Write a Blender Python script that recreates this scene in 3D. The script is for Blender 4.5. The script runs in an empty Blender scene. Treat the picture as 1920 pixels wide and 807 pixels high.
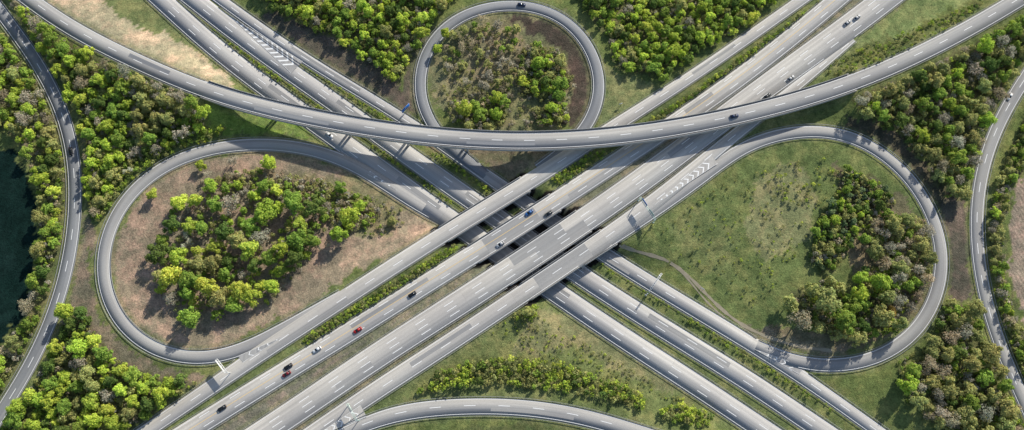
import bpy, math, random
import numpy as np
from mathutils import Vector
rng = np.random.default_rng(7); random.seed(7)
scene = bpy.context.scene
scene.view_settings.view_transform = 'Standard'
scene.view_settings.look = 'None'
scene.view_settings.exposure = 0
COL = scene.collection

# ------------------------------------------------------------------ camera
T = math.radians(14); DIST = 448.0; F = 28/36*1920
CL = np.array([0, -DIST*math.sin(T), DIST*math.cos(T)])
FW = np.array([0, math.sin(T), -math.cos(T)]); UP = np.array([0, math.cos(T), math.sin(T)])
def G2W(px, py, z=0.0):
    """pixel coordinates in the camera frame -> world metres at height z"""
    px = np.asarray(px, float); py = np.asarray(py, float); z = np.asarray(z, float)
    dx = (px-960)/F; dy = -(py-403.5)/F
    ry = dy*UP[1]+FW[1]; rz = dy*UP[2]+FW[2]
    s = (z-CL[2])/rz
    return np.stack([CL[0]+dx*s, CL[1]+ry*s, z+0*s], -1)
def W2G(x, y, z=0.0):
    vx = x-CL[0]; vy = y-CL[1]; vz = z-CL[2]
    d = vy*FW[1]+vz*FW[2]; u = vy*UP[1]+vz*UP[2]
    return 960+F*vx/d, 403.5-F*u/d

cd = bpy.data.cameras.new("camera"); cam = bpy.data.objects.new("camera", cd); COL.objects.link(cam)
cd.lens = 28; cd.sensor_width = 36; cd.clip_end = 20000; cd.clip_start = 1
cam.location = CL.tolist(); cam.rotation_euler = (T, 0, 0); scene.camera = cam

# ------------------------------------------------------------------ light
EL = math.radians(31); sh = np.array([-0.57, -0.82]); sh = sh/np.linalg.norm(sh)
w = bpy.data.worlds.new("World"); scene.world = w; w.use_nodes = True
nt = w.node_tree; sky = nt.nodes.new("ShaderNodeTexSky"); sky.sky_type = 'NISHITA'; sky.sun_disc = False
sky.sun_elevation = EL; sky.sun_rotation = math.atan2(-sh[0], -sh[1])
nt.links.new(sky.outputs[0], nt.nodes["Background"].inputs[0]); nt.nodes["Background"].inputs[1].default_value = 0.14
sd = bpy.data.lights.new("sun", 'SUN'); sd.energy = 5.0; sd.angle = math.radians(0.5); sd.color = (1, 0.945, 0.84)
so = bpy.data.objects.new("sun", sd); COL.objects.link(so)
dv = Vector((sh[0]*math.cos(EL), sh[1]*math.cos(EL), -math.sin(EL)))
so.rotation_euler = dv.to_track_quat('-Z', 'Y').to_euler(); so.location = (200, 200, 200)

# ------------------------------------------------------------------ materials
def newmat(name, rough=0.9):
    m = bpy.data.materials.new(name); m.use_nodes = True
    b = m.node_tree.nodes["Principled BSDF"]; b.inputs["Roughness"].default_value = rough
    b.inputs["Specular IOR Level"].default_value = 0.25
    return m, m.node_tree, b
def mix(nt, a, b, fac, mode='MIX'):
    n = nt.nodes.new("ShaderNodeMix"); n.data_type = 'RGBA'; n.blend_type = mode
    for s, v in ((n.inputs[6], a), (n.inputs[7], b), (n.inputs[0], fac)):
        if hasattr(v, "default_value") and hasattr(v, "links"): nt.links.new(v, s)
        elif isinstance(v, (int, float)): s.default_value = v
        else: s.default_value = (*v, 1)
    return n.outputs[2]
def noise(nt, vec, scale, detail=4, rough=0.6):
    n = nt.nodes.new("ShaderNodeTexNoise"); n.inputs["Scale"].default_value = scale
    n.inputs["Detail"].default_value = detail; n.inputs["Roughness"].default_value = rough
    nt.links.new(vec, n.inputs["Vector"]); return n.outputs["Fac"]
def ramp(nt, v, p0, c0, p1, c1):
    n = nt.nodes.new("ShaderNodeValToRGB"); e = n.color_ramp.elements
    e[0].position = p0; e[0].color = (*c0, 1); e[1].position = p1; e[1].color = (*c1, 1)
    nt.links.new(v, n.inputs[0]); return n.outputs[0]
def mapping(nt, src, sc):
    n = nt.nodes.new("ShaderNodeMapping"); n.inputs["Scale"].default_value = sc
    nt.links.new(src, n.inputs[0]); return n.outputs[0]
def simple(name, col, rough=0.6, metal=0.0, var=0.12, scale=2.0):
    m, nt, b = newmat(name, rough); b.inputs["Metallic"].default_value = metal
    tc = nt.nodes.new("ShaderNodeTexCoord")
    f = noise(nt, tc.outputs["Object"], scale)
    c = mix(nt, tuple(x*(1-var) for x in col), tuple(min(1, x*(1+var)) for x in col), f)
    nt.links.new(c, b.inputs["Base Color"]); return m

def road_mat(name, base, tint, joint=0.0):
    m, nt, b = newmat(name, 0.85)
    uv = nt.nodes.new("ShaderNodeUVMap").outputs[0]
    tc = nt.nodes.new("ShaderNodeTexCoord").outputs["Object"]
    streak = noise(nt, mapping(nt, uv, (0.8, 0.006, 1)), 1.0, 2)
    streak2 = noise(nt, mapping(nt, uv, (0.30, 0.003, 1)), 1.0, 2)
    patch = noise(nt, mapping(nt, uv, (0.04, 0.015, 1)), 1.0, 3, 0.5)
    fine = noise(nt, tc, 1.4, 5, 0.7)
    c = ramp(nt, streak, 0.30, tuple(x*0.82 for x in base), 0.70, tuple(x*1.09 for x in base))
    c = mix(nt, c, tint, ramp(nt, streak2, 0.42, (0, 0, 0), 0.60, (0.75, 0.75, 0.75)))
    c = mix(nt, c, ramp(nt, patch, 0.36, (0.86, 0.86, 0.87), 0.64, (1.07, 1.07, 1.05)), 1.0, 'MULTIPLY')
    c = mix(nt, c, ramp(nt, fine, 0.25, (0.90, 0.90, 0.90), 0.75, (1.07, 1.07, 1.07)), 1.0, 'MULTIPLY')
    if joint > 0:
        bk = nt.nodes.new("ShaderNodeTexBrick"); nt.links.new(uv, bk.inputs["Vector"])
        bk.offset = 0; bk.inputs["Scale"].default_value = 1; bk.inputs["Mortar Size"].default_value = 0.07
        bk.inputs["Brick Width"].default_value = 3.75; bk.inputs["Row Height"].default_value = 30
        bk.inputs["Color1"].default_value = (1, 1, 1, 1); bk.inputs["Color2"].default_value = (0.92, 0.92, 0.92, 1)
        bk.inputs["Mortar"].default_value = (1-joint, 1-joint, 1-joint, 1)
        c = mix(nt, c, bk.outputs[0], 1.0, 'MULTIPLY')
    nt.links.new(c, b.inputs["Base Color"]); return m
M_conc = road_mat("concrete_road", (0.58, 0.553, 0.51), (0.43, 0.412, 0.385), 0.18)
M_conc2 = road_mat("aged_concrete_road", (0.48, 0.467, 0.448), (0.35, 0.344, 0.34), 0.18)
M_asph = road_mat("asphalt", (0.28, 0.288, 0.30), (0.20, 0.208, 0.22))
M_asph2 = road_mat("light_asphalt", (0.40, 0.392, 0.378), (0.29, 0.288, 0.285))
M_patch = road_mat("resurfaced_asphalt", (0.36, 0.352, 0.34), (0.30, 0.297, 0.293))
M_white = simple("white_road_paint", (0.90, 0.90, 0.88), 0.6)
M_chev = simple("worn_white_road_paint", (0.86, 0.86, 0.84), 0.6)
M_yellow = simple("yellow_road_paint", (0.72, 0.52, 0.24), 0.6)
M_steel = simple("galvanised_steel", (0.34, 0.345, 0.34), 0.6, 0.0)
M_pale = simple("pale_grey_paint", (0.70, 0.71, 0.70), 0.6, 0.0)
M_bconc = simple("bridge_concrete", (0.42, 0.41, 0.39), 0.85, 0, 0.2, 0.3)
M_bark = simple("bark", (0.18, 0.155, 0.12), 0.9)
M_blue = simple("blue_sign_face", (0.02, 0.16, 0.55), 0.4)
M_signw = simple("white_sign_face", (0.82, 0.82, 0.80), 0.4)
M_green = simple("pale_green_gantry_paint", (0.55, 0.66, 0.59), 0.5)
M_glass = simple("dark_car_glass", (0.02, 0.025, 0.03), 0.08)
M_tyre = simple("tyre_rubber", (0.02, 0.02, 0.02), 0.8)
M_lamp = simple("headlight_lens", (0.8, 0.8, 0.78), 0.15)
M_tail = simple("tail_light_lens", (0.45, 0.02, 0.02), 0.2)
M_dirt = simple("trodden_dirt", (0.32, 0.28, 0.20), 0.95, 0, 0.35, 0.5)

def crown_mat():
    m, nt, b = newmat("foliage", 0.75)
    a = nt.nodes.new("ShaderNodeAttribute"); a.attribute_name = "col"
    oi = nt.nodes.new("ShaderNodeObjectInfo")
    c = mix(nt, a.outputs["Color"], oi.outputs["Color"], 1.0, 'MULTIPLY')
    tr = nt.nodes.new("ShaderNodeBsdfTranslucent"); ms = nt.nodes.new("ShaderNodeMixShader"); ms.inputs[0].default_value = 0.36
    out = nt.nodes["Material Output"]
    nt.links.new(c, b.inputs["Base Color"]); nt.links.new(c, tr.inputs["Color"])
    nt.links.new(b.outputs[0], ms.inputs[1]); nt.links.new(tr.outputs[0], ms.inputs[2]); nt.links.new(ms.outputs[0], out.inputs[0])
    b.inputs["Specular IOR Level"].default_value = 0.15
    return m
M_leaf = crown_mat()

# ------------------------------------------------------------------ mesh helpers
def mkmesh(name, V, Fc, mats, uv=None, matidx=None):
    me = bpy.data.meshes.new(name)
    V = np.asarray(V, np.float32); Fc = np.asarray(Fc, np.int32)
    k = Fc.shape[1]
    me.vertices.add(len(V)); me.vertices.foreach_set("co", V.ravel())
    me.loops.add(Fc.size); me.loops.foreach_set("vertex_index", Fc.ravel())
    me.polygons.add(len(Fc)); me.polygons.foreach_set("loop_start", np.arange(0, Fc.size, k, dtype=np.int32))
    me.polygons.foreach_set("loop_total", np.full(len(Fc), k, np.int32))
    if matidx is not None: me.polygons.foreach_set("material_index", np.asarray(matidx, np.int32))
    for m in mats: me.materials.append(m)
    if uv is not None:
        l = me.uv_layers.new(name="UVMap"); l.data.foreach_set("uv", np.asarray(uv, np.float32)[Fc.ravel()].ravel())
    me.update(); me.validate(); return me
def link(name, me, parent=None, **props):
    o = bpy.data.objects.new(name, me); COL.objects.link(o)
    if parent is not None: o.parent = parent
    for k, v in props.items(): o[k] = v
    return o
class Quads:
    def __init__(s): s.V = []; s.F = []; s.n = 0; s.U = []
    def add(s, V, F, U=None):
        V = np.asarray(V, float); s.V.append(V); s.F.append(np.asarray(F)+s.n); s.n += len(V)
        s.U.append(np.zeros((len(V), 2)) if U is None else np.asarray(U, float))
    def box(s, c, size, ax=None, rotz=0.0):
        sx, sy, sz = [q/2 for q in size]
        v = np.array([[x*sx, y*sy, z*sz] for x in (-1, 1) for y in (-1, 1) for z in (-1, 1)])
        if rotz:
            cr, sr = math.cos(rotz), math.sin(rotz); v = np.stack([v[:, 0]*cr-v[:, 1]*sr, v[:, 0]*sr+v[:, 1]*cr, v[:, 2]], -1)
        s.add(v+np.array(c), [[0, 1, 3, 2], [4, 6, 7, 5], [0, 4, 5, 1], [2, 3, 7, 6], [0, 2, 6, 4], [1, 5, 7, 3]])
    def mesh(s, name, mats):
        return mkmesh(name, np.concatenate(s.V), np.concatenate(s.F), mats, np.concatenate(s.U))

# ------------------------------------------------------------------ roads
def smooth(a, sig):
    if sig <= 0: return a
    r = int(sig*3); k = np.exp(-0.5*(np.arange(-r, r+1)/sig)**2); k /= k.sum()
    if len(a) <= r+2: return a
    pad0 = 2*a[0]-a[r:0:-1]; pad1 = 2*a[-1]-a[-2:-r-2:-1]
    b = np.concatenate([pad0, a, pad1]); return np.stack([np.convolve(b[:, i], k, 'valid') for i in range(a.shape[1])], -1)
STEP = 2.0
ROADS = []
def curve(pts, ext=(0, 0), sig=5):
    p = np.array([list(G2W(a, b, z))+[wd/2] for a, b, z, wd in pts])
    if ext[0]:
        d = p[0, :2]-p[1, :2]; d /= np.linalg.norm(d); q = p[0].copy(); q[:2] += d*260; p = np.vstack([q, p])
    if ext[1]:
        d = p[-1, :2]-p[-2, :2]; d /= np.linalg.norm(d); q = p[-1].copy(); q[:2] += d*260; p = np.vstack([p, q])
    P0 = np.vstack([2*p[0]-p[1], p, 2*p[-1]-p[-2]]); out = []
    for i in range(1, len(P0)-2):
        a, b, c, d = P0[i-1], P0[i], P0[i+1], P0[i+2]
        L = np.linalg.norm(c[:2]-b[:2]); n = max(2, int(L))
        t1 = (c-a)/(np.linalg.norm(c[:2]-b[:2])+np.linalg.norm(b[:2]-a[:2]))*L
        t2 = (d-b)/(np.linalg.norm(d[:2]-c[:2])+np.linalg.norm(c[:2]-b[:2]))*L
        t = np.linspace(0, 1, n, endpoint=False)[:, None]
        out.append((2*t**3-3*t**2+1)*b+(t**3-2*t**2+t)*t1+(-2*t**3+3*t**2)*c+(t**3-t**2)*t2)
    out = np.vstack(out+[p[-1:]])
    s = np.concatenate([[0], np.cumsum(np.linalg.norm(np.diff(out[:, :2], axis=0), axis=1))])
    n = int(s[-1]/STEP)+1; ss = np.linspace(0, s[-1], n)
    q = np.stack([np.interp(ss, s, out[:, i]) for i in range(4)], -1)
    q = smooth(q, sig)
    t = np.gradient(q[:, :2], axis=0); t /= np.linalg.norm(t, axis=1)[:, None]
    nrm = np.stack([-t[:, 1], t[:, 0]], -1)
    return dict(p=q[:, :3], hw=q[:, 3], t=t, n=nrm, s=ss, br=np.zeros(n, bool))
def road(key, pts, ext=(1, 1), mat=M_asph, dash=(0.0,), edge=(0.7, 0.7), label="", sig=5, yellow=(), bridge=None):
    R = curve(pts, ext, sig)
    R.update(key=key, mat=mat, dash=dash, edge=edge, label=label, yellow=yellow, bridge=bridge, zo=0.016*len(ROADS))
    ROADS.append(R); return R

def zs(pts, z0, z1, wd):
    n = len(pts); return [(p[0], p[1], z0+(z1-z0)*(0.5-0.5*math.cos(math.pi*i/(n-1))), p[2] if len(p) > 2 else wd) for i, p in enumerate(pts)]
road('D', zs([(860, 436, 3), (838, 420, 5), (775, 380), (705, 334), (640, 298), (570, 277), (500, 270), (430, 273), (360, 288), (300, 315), (250, 355), (215, 402), (195, 455), (190, 510), (200, 562), (226, 608), (268, 646), (322, 669), (388, 674), (448, 660), (505, 632), (570, 594, 6.5), (640, 552, 5)], 0, 6, 7.6),
     ext=(0, 0), mat=M_asph2, dash=(), label="grey loop ramp curving around a wooded brown island", sig=6)
road('F', zs([(1090, 492, 4), (1190, 424, 6), (1250, 380), (1300, 345), (1350, 306), (1400, 272), (1465, 251), (1540, 244), (1602, 257), (1660, 290), (1708, 335), (1742, 388), (1763, 442), (1768, 500), (1756, 560), (1726, 614), (1680, 655), (1622, 680), (1556, 688), (1490, 680), (1430, 655, 7), (1370, 622, 6), (1300, 582, 5)], 6, 0, 7.6),
     ext=(0, 0), mat=M_asph2, dash=(), label="grey loop ramp curving around a green meadow", sig=6)
road('G', zs([(960, 362, 4), (925, 338, 5), (880, 304), (835, 268), (802, 228), (785, 178), (788, 122), (812, 72), (856, 33), (910, 13), (966, 8), (1026, 18), (1076, 48), (1110, 95), (1127, 150), (1121, 200), (1101, 240), (1070, 274), (1010, 318)], 0, 6, 7.2),
     ext=(0, 0), mat=M_asph, dash=(), label="dark asphalt circular loop ramp around a tree island", sig=6)
road('H', [(560, 862, 6, 7), (610, 832, 6, 7), (655, 808, 6, 7.5), (705, 786, 6, 8.5), (770, 770, 5.5, 9), (850, 763, 5, 9), (950, 762, 4.5, 9), (1050, 773, 4, 9), (1130, 791, 4, 9), (1200, 813, 4, 9)],
     ext=(0, 1), mat=M_asph2, dash=(0.1,), label="curved light asphalt exit ramp beside a meadow", sig=6)
road('A', [(a, b, 2, 7.8) for a, b in [(-5, 15), (45, 80), (95, 158), (129, 240), (142, 320), (142, 400), (130, 490), (106, 580), (72, 660), (32, 730), (-12, 795)]],
     mat=M_asph, dash=(0.0,), label="dark asphalt two lane road curving between woods", sig=10)
road('I', [(a, b, 2, 7.6) for a, b in [(1937, 125), (1902, 175), (1868, 235), (1845, 295), (1831, 360), (1828, 430), (1835, 510), (1850, 580), (1874, 650), (1895, 700), (1925, 765)]],
     mat=M_asph2, dash=(0.0,), label="grey two lane road bending past woods and field", sig=10)
road('C1', [(a, b, 0, 12) for a, b in [(300, -3), (400, 88), (500, 165), (580, 222), (660, 280), (740, 338), (838, 408), (1045, 550), (1150, 622), (1300, 718), (1440, 812)]],
     mat=M_conc2, dash=(-0.36, 0.2), label="three lane grey concrete motorway carriageway passing under the bridges", sig=10)
road('C2', [(a, b, 0, 11.4) for a, b in [(360, -3), (450, 68), (540, 132), (620, 188), (700, 245), (800, 317), (893, 382), (1090, 518), (1250, 620), (1400, 712), (1545, 810)]],
     mat=M_conc2, dash=(-0.2, 0.36), label="grey concrete motorway carriageway beside a planted median", sig=10)
road('C3', [(a, b, 0, wd) for a, b, wd in [(410, -3, 7), (500, 62, 7), (600, 128, 7), (700, 188, 7), (780, 238, 7), (860, 293, 7.4), (943, 352, 8), (1140, 482, 9), (1300, 580, 9), (1400, 640, 9), (1480, 692, 8), (1560, 747, 7.5), (1650, 812, 7.5)]],
     mat=M_conc2, dash=(0.0,), label="narrow grey collector road beside the motorway", sig=8)
road('E4', [(a, b, 6, wd) for a, b, wd in [(575, 822, 9.5), (700, 736, 9.8), (850, 639, 10), (1000, 538, 10), (1100, 471, 10), (1200, 400, 9.5), (1270, 344, 8.5), (1330, 293, 7.5), (1390, 243, 7), (1450, 198, 6.5), (1540, 124, 5.5), (1600, 74, 4)]],
     ext=(1, 0), mat=M_conc, dash=(0.0,), label="pale two lane collector road beside the motorway bridge", sig=10)
road('E1', [(a, b, z, wd) for a, b, z, wd in [(270, 812, 5.5, 8), (380, 738, 6, 8), (480, 668, 6, 9), (600, 590, 6, 9.5), (700, 524, 6, 9.3), (800, 460, 6, 9.2), (900, 397, 6, 9.4), (1000, 337, 6, 9.4), (1060, 298, 6, 9), (1150, 238, 6, 8), (1250, 175, 6, 7.2), (1350, 108, 5.5, 7), (1430, 52, 5, 7), (1510, -5, 5, 7)]],
     mat=M_conc, dash=(0.05,), label="pale two lane collector road crossing on a bridge", sig=10)
road('E2', [(a, b, 6, 10.8) for a, b in [(345, 815), (417, 770), (541, 693), (671, 614), (773, 549), (938, 446), (1010, 400), (1100, 341), (1200, 275), (1280, 222), (1400, 137), (1500, 58), (1575, -5)]],
     mat=M_conc, dash=(-0.38, 0.62), yellow=(0.12,), label="pale motorway carriageway with thin yellow roadworks line and traffic", sig=10)
road('E3', [(a, b, 6, wd) for a, b, wd in [(478, 822, 13.5), (560, 768, 13.5), (700, 672, 13.6), (850, 576, 14), (1000, 478, 14), (1100, 411, 14), (1200, 341, 14), (1300, 266, 14), (1400, 190, 14), (1500, 117, 14.5), (1600, 45, 15), (1662, -3, 15)]],
     mat=M_conc, dash=(-0.5, -0.05, 0.4), label="wide pale concrete motorway carriageway with three lanes", sig=10)
road('B', [(a, b, z, 10) for a, b, z in [(48, -6, 5), (100, 34, 5.5), (160, 69, 6.5), (220, 99, 7.5), (300, 136, 9), (370, 165, 10), (450, 191, 11.3), (540, 213, 12.4), (650, 234, 13), (760, 251, 13.4), (870, 262, 13.5), (980, 266, 13.5), (1090, 262, 13.5), (1200, 251, 13.5), (1300, 235, 13.3), (1400, 214, 13), (1500, 188, 12.3), (1580, 163, 11.5), (1680, 123, 10), (1780, 74, 8.5), (1860, 30, 7.5), (1922, -8, 7)]],
     mat=M_asph2, dash=(0.05,), label="long curved flyover carriageway over both motorways", sig=10, bridge=(378, 1598))
RD = {r['key']: r for r in ROADS}

for r in ROADS:
    if r['bridge']:
        gx, gy = W2G(r['p'][:, 0], r['p'][:, 1], r['p'][:, 2]); r['br'] = (gx > r['bridge'][0]) & (gx < r['bridge'][1])
    elif r['key'] in ('E1', 'E2', 'E3', 'E4', 'G', 'F'):
        for lk in ('C1', 'C2', 'C3', 'D', 'G'):
            if lk == r['key']: continue
            q = RD[lk]
            d = np.linalg.norm(r['p'][:, None, :2]-q['p'][None, :, :2], axis=2)-q['hw'][None]
            dz = r['p'][:, None, 2]-q['p'][None, :, 2]
            r['br'] |= ((d < 4.5) & (dz > 3.2)).any(1)

def ribbon(Q, r, off_a, off_b, i0, i1, za, skirt=0.0):
    """strip between lateral offsets (left positive) for samples i0..i1"""
    sl = slice(i0, i1+1); p = r['p'][sl]; n = r['n'][sl]; m = len(p)
    if m < 2: return
    oa = off_a[sl] if isinstance(off_a, np.ndarray) else np.full(m, off_a)
    ob = off_b[sl] if isinstance(off_b, np.ndarray) else np.full(m, off_b)
    z = p[:, 2:3]+za
    a = np.hstack([p[:, :2]+n*oa[:, None], z]); b = np.hstack([p[:, :2]+n*ob[:, None], z])
    ua = np.stack([oa, r['s'][sl]], -1); ub = np.stack([ob, r['s'][sl]], -1)
    i = np.arange(m-1)
    if skirt:
        a2 = a.copy(); a2[:, 2] -= skirt; b2 = b.copy(); b2[:, 2] -= skirt
        V = np.concatenate([a, b, a2, b2]); U = np.concatenate([ua, ub, ua, ub])
        Fc = np.concatenate([np.stack([i+m, i+m+1, i+1, i], -1), np.stack([i, i+1, i+1+2*m, i+2*m], -1), np.stack([i+3*m, i+3*m+1, i+m+1, i+m], -1)])
    else:
        V = np.concatenate([a, b]); U = np.concatenate([ua, ub]); Fc = np.stack([i+m, i+m+1, i+1, i], -1)
    if oa.mean() < ob.mean(): Fc = Fc[:, ::-1]
    Q.add(V, Fc, U)
def boxstrip(Q, r, oa, ob, i0, i1, zlo, zhi):
    """closed rectangular section swept along road; oa>ob"""
    sl = slice(i0, i1+1); p = r['p'][sl]; n = r['n'][sl]; m = len(p)
    if m < 2: return
    oa = oa[sl] if isinstance(oa, np.ndarray) else np.full(m, oa); ob = ob[sl] if isinstance(ob, np.ndarray) else np.full(m, ob)
    a = p[:, :2]+n*oa[:, None]; b = p[:, :2]+n*ob[:, None]; z = p[:, 2:3]
    V = np.concatenate([np.hstack([a, z+zhi]), np.hstack([b, z+zhi]), np.hstack([b, z+zlo]), np.hstack([a, z+zlo])])
    i = np.arange(m-1); Fs = []
    for k in range(4):
        k2 = (k+1) % 4; Fs.append(np.stack([i+k*m, i+k2*m, i+k2*m+1, i+k*m+1], -1))
    Fs.append(np.array([[0, 3*m, 2*m, m]])); Fs.append(np.array([[m-1, 2*m-1, 3*m-1, 4*m-1]]))
    Q.add(V, np.concatenate(Fs))
def runs(mask):
    out = []; i = 0; n = len(mask)
    while i < n:
        if mask[i]:
            j = i
            while j+1 < n and mask[j+1]: j += 1
            if j > i: out.append((i, j))
            i = j+1
        else: i += 1
    return out
def clear(r, off, marg, zt=2.6):
    """samples whose laterally offset point is not on another road of similar height"""
    q = r['p'][:, :2]+r['n']*(off if not isinstance(off, np.ndarray) else off[:, None]); ok = np.ones(len(q), bool)
    for o in ROADS:
        if o is r: continue
        d = np.linalg.norm(q[:, None]-o['p'][None, :, :2], axis=2)-o['hw'][None]
        ok &= ~((d < marg) & (np.abs(r['p'][:, None, 2]-o['p'][None, :, 2]) < zt)).any(1)
    return ok

prg = np.random.default_rng(21)
for r in ROADS:
    N = len(r['p']); hw = r['hw']
    Q = Quads(); ribbon(Q, r, hw, -hw, 0, N-1, r['zo'], 0.35)
    ro = link("road", Q.mesh("road", [r['mat']]), kind="structure", label=r['label'], category="road"); r['obj'] = ro
    W = Quads()
    if r['key'] in ('E2', 'E3', 'E4'):
        for a, b in runs(r['br']):
            k = a+int((b-a)*0.18); k2 = a+int((b-a)*0.80)
            ribbon(W, r, hw-0.45, (0.02 if r['key'] == 'E3' else -1)*hw+0.45, k, k2, r['zo']+0.006)
            if r['key'] == 'E3': ribbon(W, r, 0.02*hw+0.45, -hw+0.45, k+7, k2+6, r['zo']+0.006)
    if r['key'][0] in 'CEH' or r['key'] == 'B':
        last = 130 if N > 400 else 20
        for _ in range(3):
            last += int(prg.integers(20, 60)); ln = int(prg.integers(8, 26))
            if last+ln > N-10: break
            if r['br'][last:last+ln].any() and r['key'] != 'B': last += ln; continue
            side = prg.choice([-1, 1]); a0 = side*hw*0.08; b0 = side*(hw*0.55)
            ribbon(W, r, np.maximum(a0, b0), np.minimum(a0, b0), last, last+ln, r['zo']+0.006); last += ln
    if W.n: link("road_repair_patch", W.mesh("road_repair_patch", [M_patch if r['key'] != 'B' else M_asph]), ro)
    W = Quads(); zt = r['zo']+0.012
    for sgn, ins in ((1, r['edge'][0]), (-1, r['edge'][1])):
        off = sgn*(hw-ins); ok = clear(r, off, -0.4)
        for a, b in runs(ok): ribbon(W, r, off+0.11, off-0.11, a, b, zt)
    for fr in r['dash']:
        off = fr*hw; ok = clear(r, off, -0.3) & ((np.arange(N) % 9) < 4)
        for a, b in runs(ok): ribbon(W, r, off+0.14, off-0.14, a, b, zt)
    if W.n: link("lane_marking", W.mesh("lane_marking", [M_white]), ro)
    if r['yellow']:
        W = Quads()
        for fr in r['yellow']:
            ribbon(W, r, fr*hw+0.15, fr*hw-0.15, 0, N-1, zt+0.004)
        link("yellow_lane_marking", W.mesh("yellow_lane_marking", [M_yellow]), ro)
    for sgn in (1, -1):
        off = sgn*(hw+0.5); ok = clear(r, off, 0.5) & ~r['br']
        for a, b in runs(ok):
            if b-a < 5: continue
            W = Quads()
            boxstrip(W, r, off+0.09, off-0.09, a, b, 0.45, 0.75)
            for k in range(a, b+1, 2):
                c = r['p'][k, :2]+r['n'][k]*off[k]
                W.box((c[0], c[1], r['p'][k, 2]+0.05), (0.12, 0.12, 0.85))
            link("guard_rail", W.mesh("guard_rail", [M_steel]), label="galvanised steel guard rail along the road verge", category="guard rail", group="guard rails along the roads")

# ------------------------------------------------------------------ terrain
def axis(lo, hi, st):
    f = np.arange(lo, hi+0.01, st); o = np.array([4, 10, 22, 45, 90, 180, 360, 800, 1800, 4000.])
    return np.concatenate([lo-o[::-1], f, hi+o])
GS = 1.3
X0, X1, Y0, Y1 = -345, 345, -140, 175
gx = axis(X0, X1, GS); gy = axis(Y0, Y1, GS)
XX, YY = np.meshgrid(gx, gy); pts = np.stack([XX.ravel(), YY.ravel()], -1).astype(np.float32)
NP = len(pts)
num = np.full(NP, 2.2/24**2.0); den = np.full(NP, 1/24**2.0)
zmin = np.full(NP, 1e3); dall = np.full(NP, 1e3); dbr = np.full(NP, 1e3)
for r in ROADS:
    for use in (0, 1):
        m = ~r['br'] if use == 0 else r['br']
        if not m.any(): continue
        idx = np.where(m)[0][::2] if m.sum() > 4 else np.where(m)[0]
        q = r['p'][idx]; hwq = r['hw'][idx]
        for a in range(0, NP, 20000):
            pp = pts[a:a+20000]
            d2 = (pp[:, 0:1]-q[None, :, 0].astype(np.float32))**2+(pp[:, 1:2]-q[None, :, 1].astype(np.float32))**2
            k = d2.argmin(1); d = np.sqrt(d2[np.arange(len(k)), k])-hwq[k]
            dall[a:a+20000] = np.minimum(dall[a:a+20000], d)
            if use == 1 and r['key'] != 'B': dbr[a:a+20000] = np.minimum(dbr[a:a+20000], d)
            if use == 0:
                z = q[k, 2]; dd = np.maximum(d, 0)+0.8; wgt = 1/dd**2.2
                num[a:a+20000] += wgt*z; den[a:a+20000] += wgt
                inn = d < 1.9
                zz = zmin[a:a+20000]; zz[inn] = np.minimum(zz[inn], z[inn]-0.12)
ZT = num/den
ZT = np.where(zmin < 900, zmin, ZT-0.12)
und = np.sin(XX.ravel()*0.11+1)*np.cos(YY.ravel()*0.09)*0.35+np.sin(XX.ravel()*0.31)*np.sin(YY.ravel()*0.27+2)*0.15
ZT += und*np.clip((dall-4)/10, 0, 1)
ZG = ZT.reshape(XX.shape); DG = dall.reshape(XX.shape); DB = dbr.reshape(XX.shape)
def hgt(x, y, A=None):
    A = ZG if A is None else A
    fx = np.interp(x, gx, np.arange(len(gx))); fy = np.interp(y, gy, np.arange(len(gy)))
    i = np.clip(fx.astype(int), 0, len(gx)-2); j = np.clip(fy.astype(int), 0, len(gy)-2); u = fx-i; v = fy-j
    return (A[j, i]*(1-u)+A[j, i+1]*u)*(1-v)+(A[j+1, i]*(1-u)+A[j+1, i+1]*u)*v
def inpoly(px, py, poly):
    c = np.zeros(len(px), bool); n = len(poly)
    for i in range(n):
        x1, y1 = poly[i]; x2, y2 = poly[(i+1) % n]
        if y1 == y2: continue
        c ^= ((y1 > py) != (y2 > py)) & (px < (x2-x1)*(py-y1)/(y2-y1)+x1)
    return c

gpx, gpy = W2G(XX.ravel(), YY.ravel(), ZT)
wob = lambda s, k: 5*np.sin(XX.ravel()*s+k)+4*np.sin(YY.ravel()*s*1.7+k*2+np.sin(XX.ravel()*s*2.3)*2)
jit = rng.normal(size=(2, NP))*2.2
wx = gpx+wob(0.13, 1.0)+0.5*wob(0.51, 2)+jit[0]; wy = gpy+wob(0.11, 4.0)+0.5*wob(0.47, 5)+jit[1]

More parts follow.
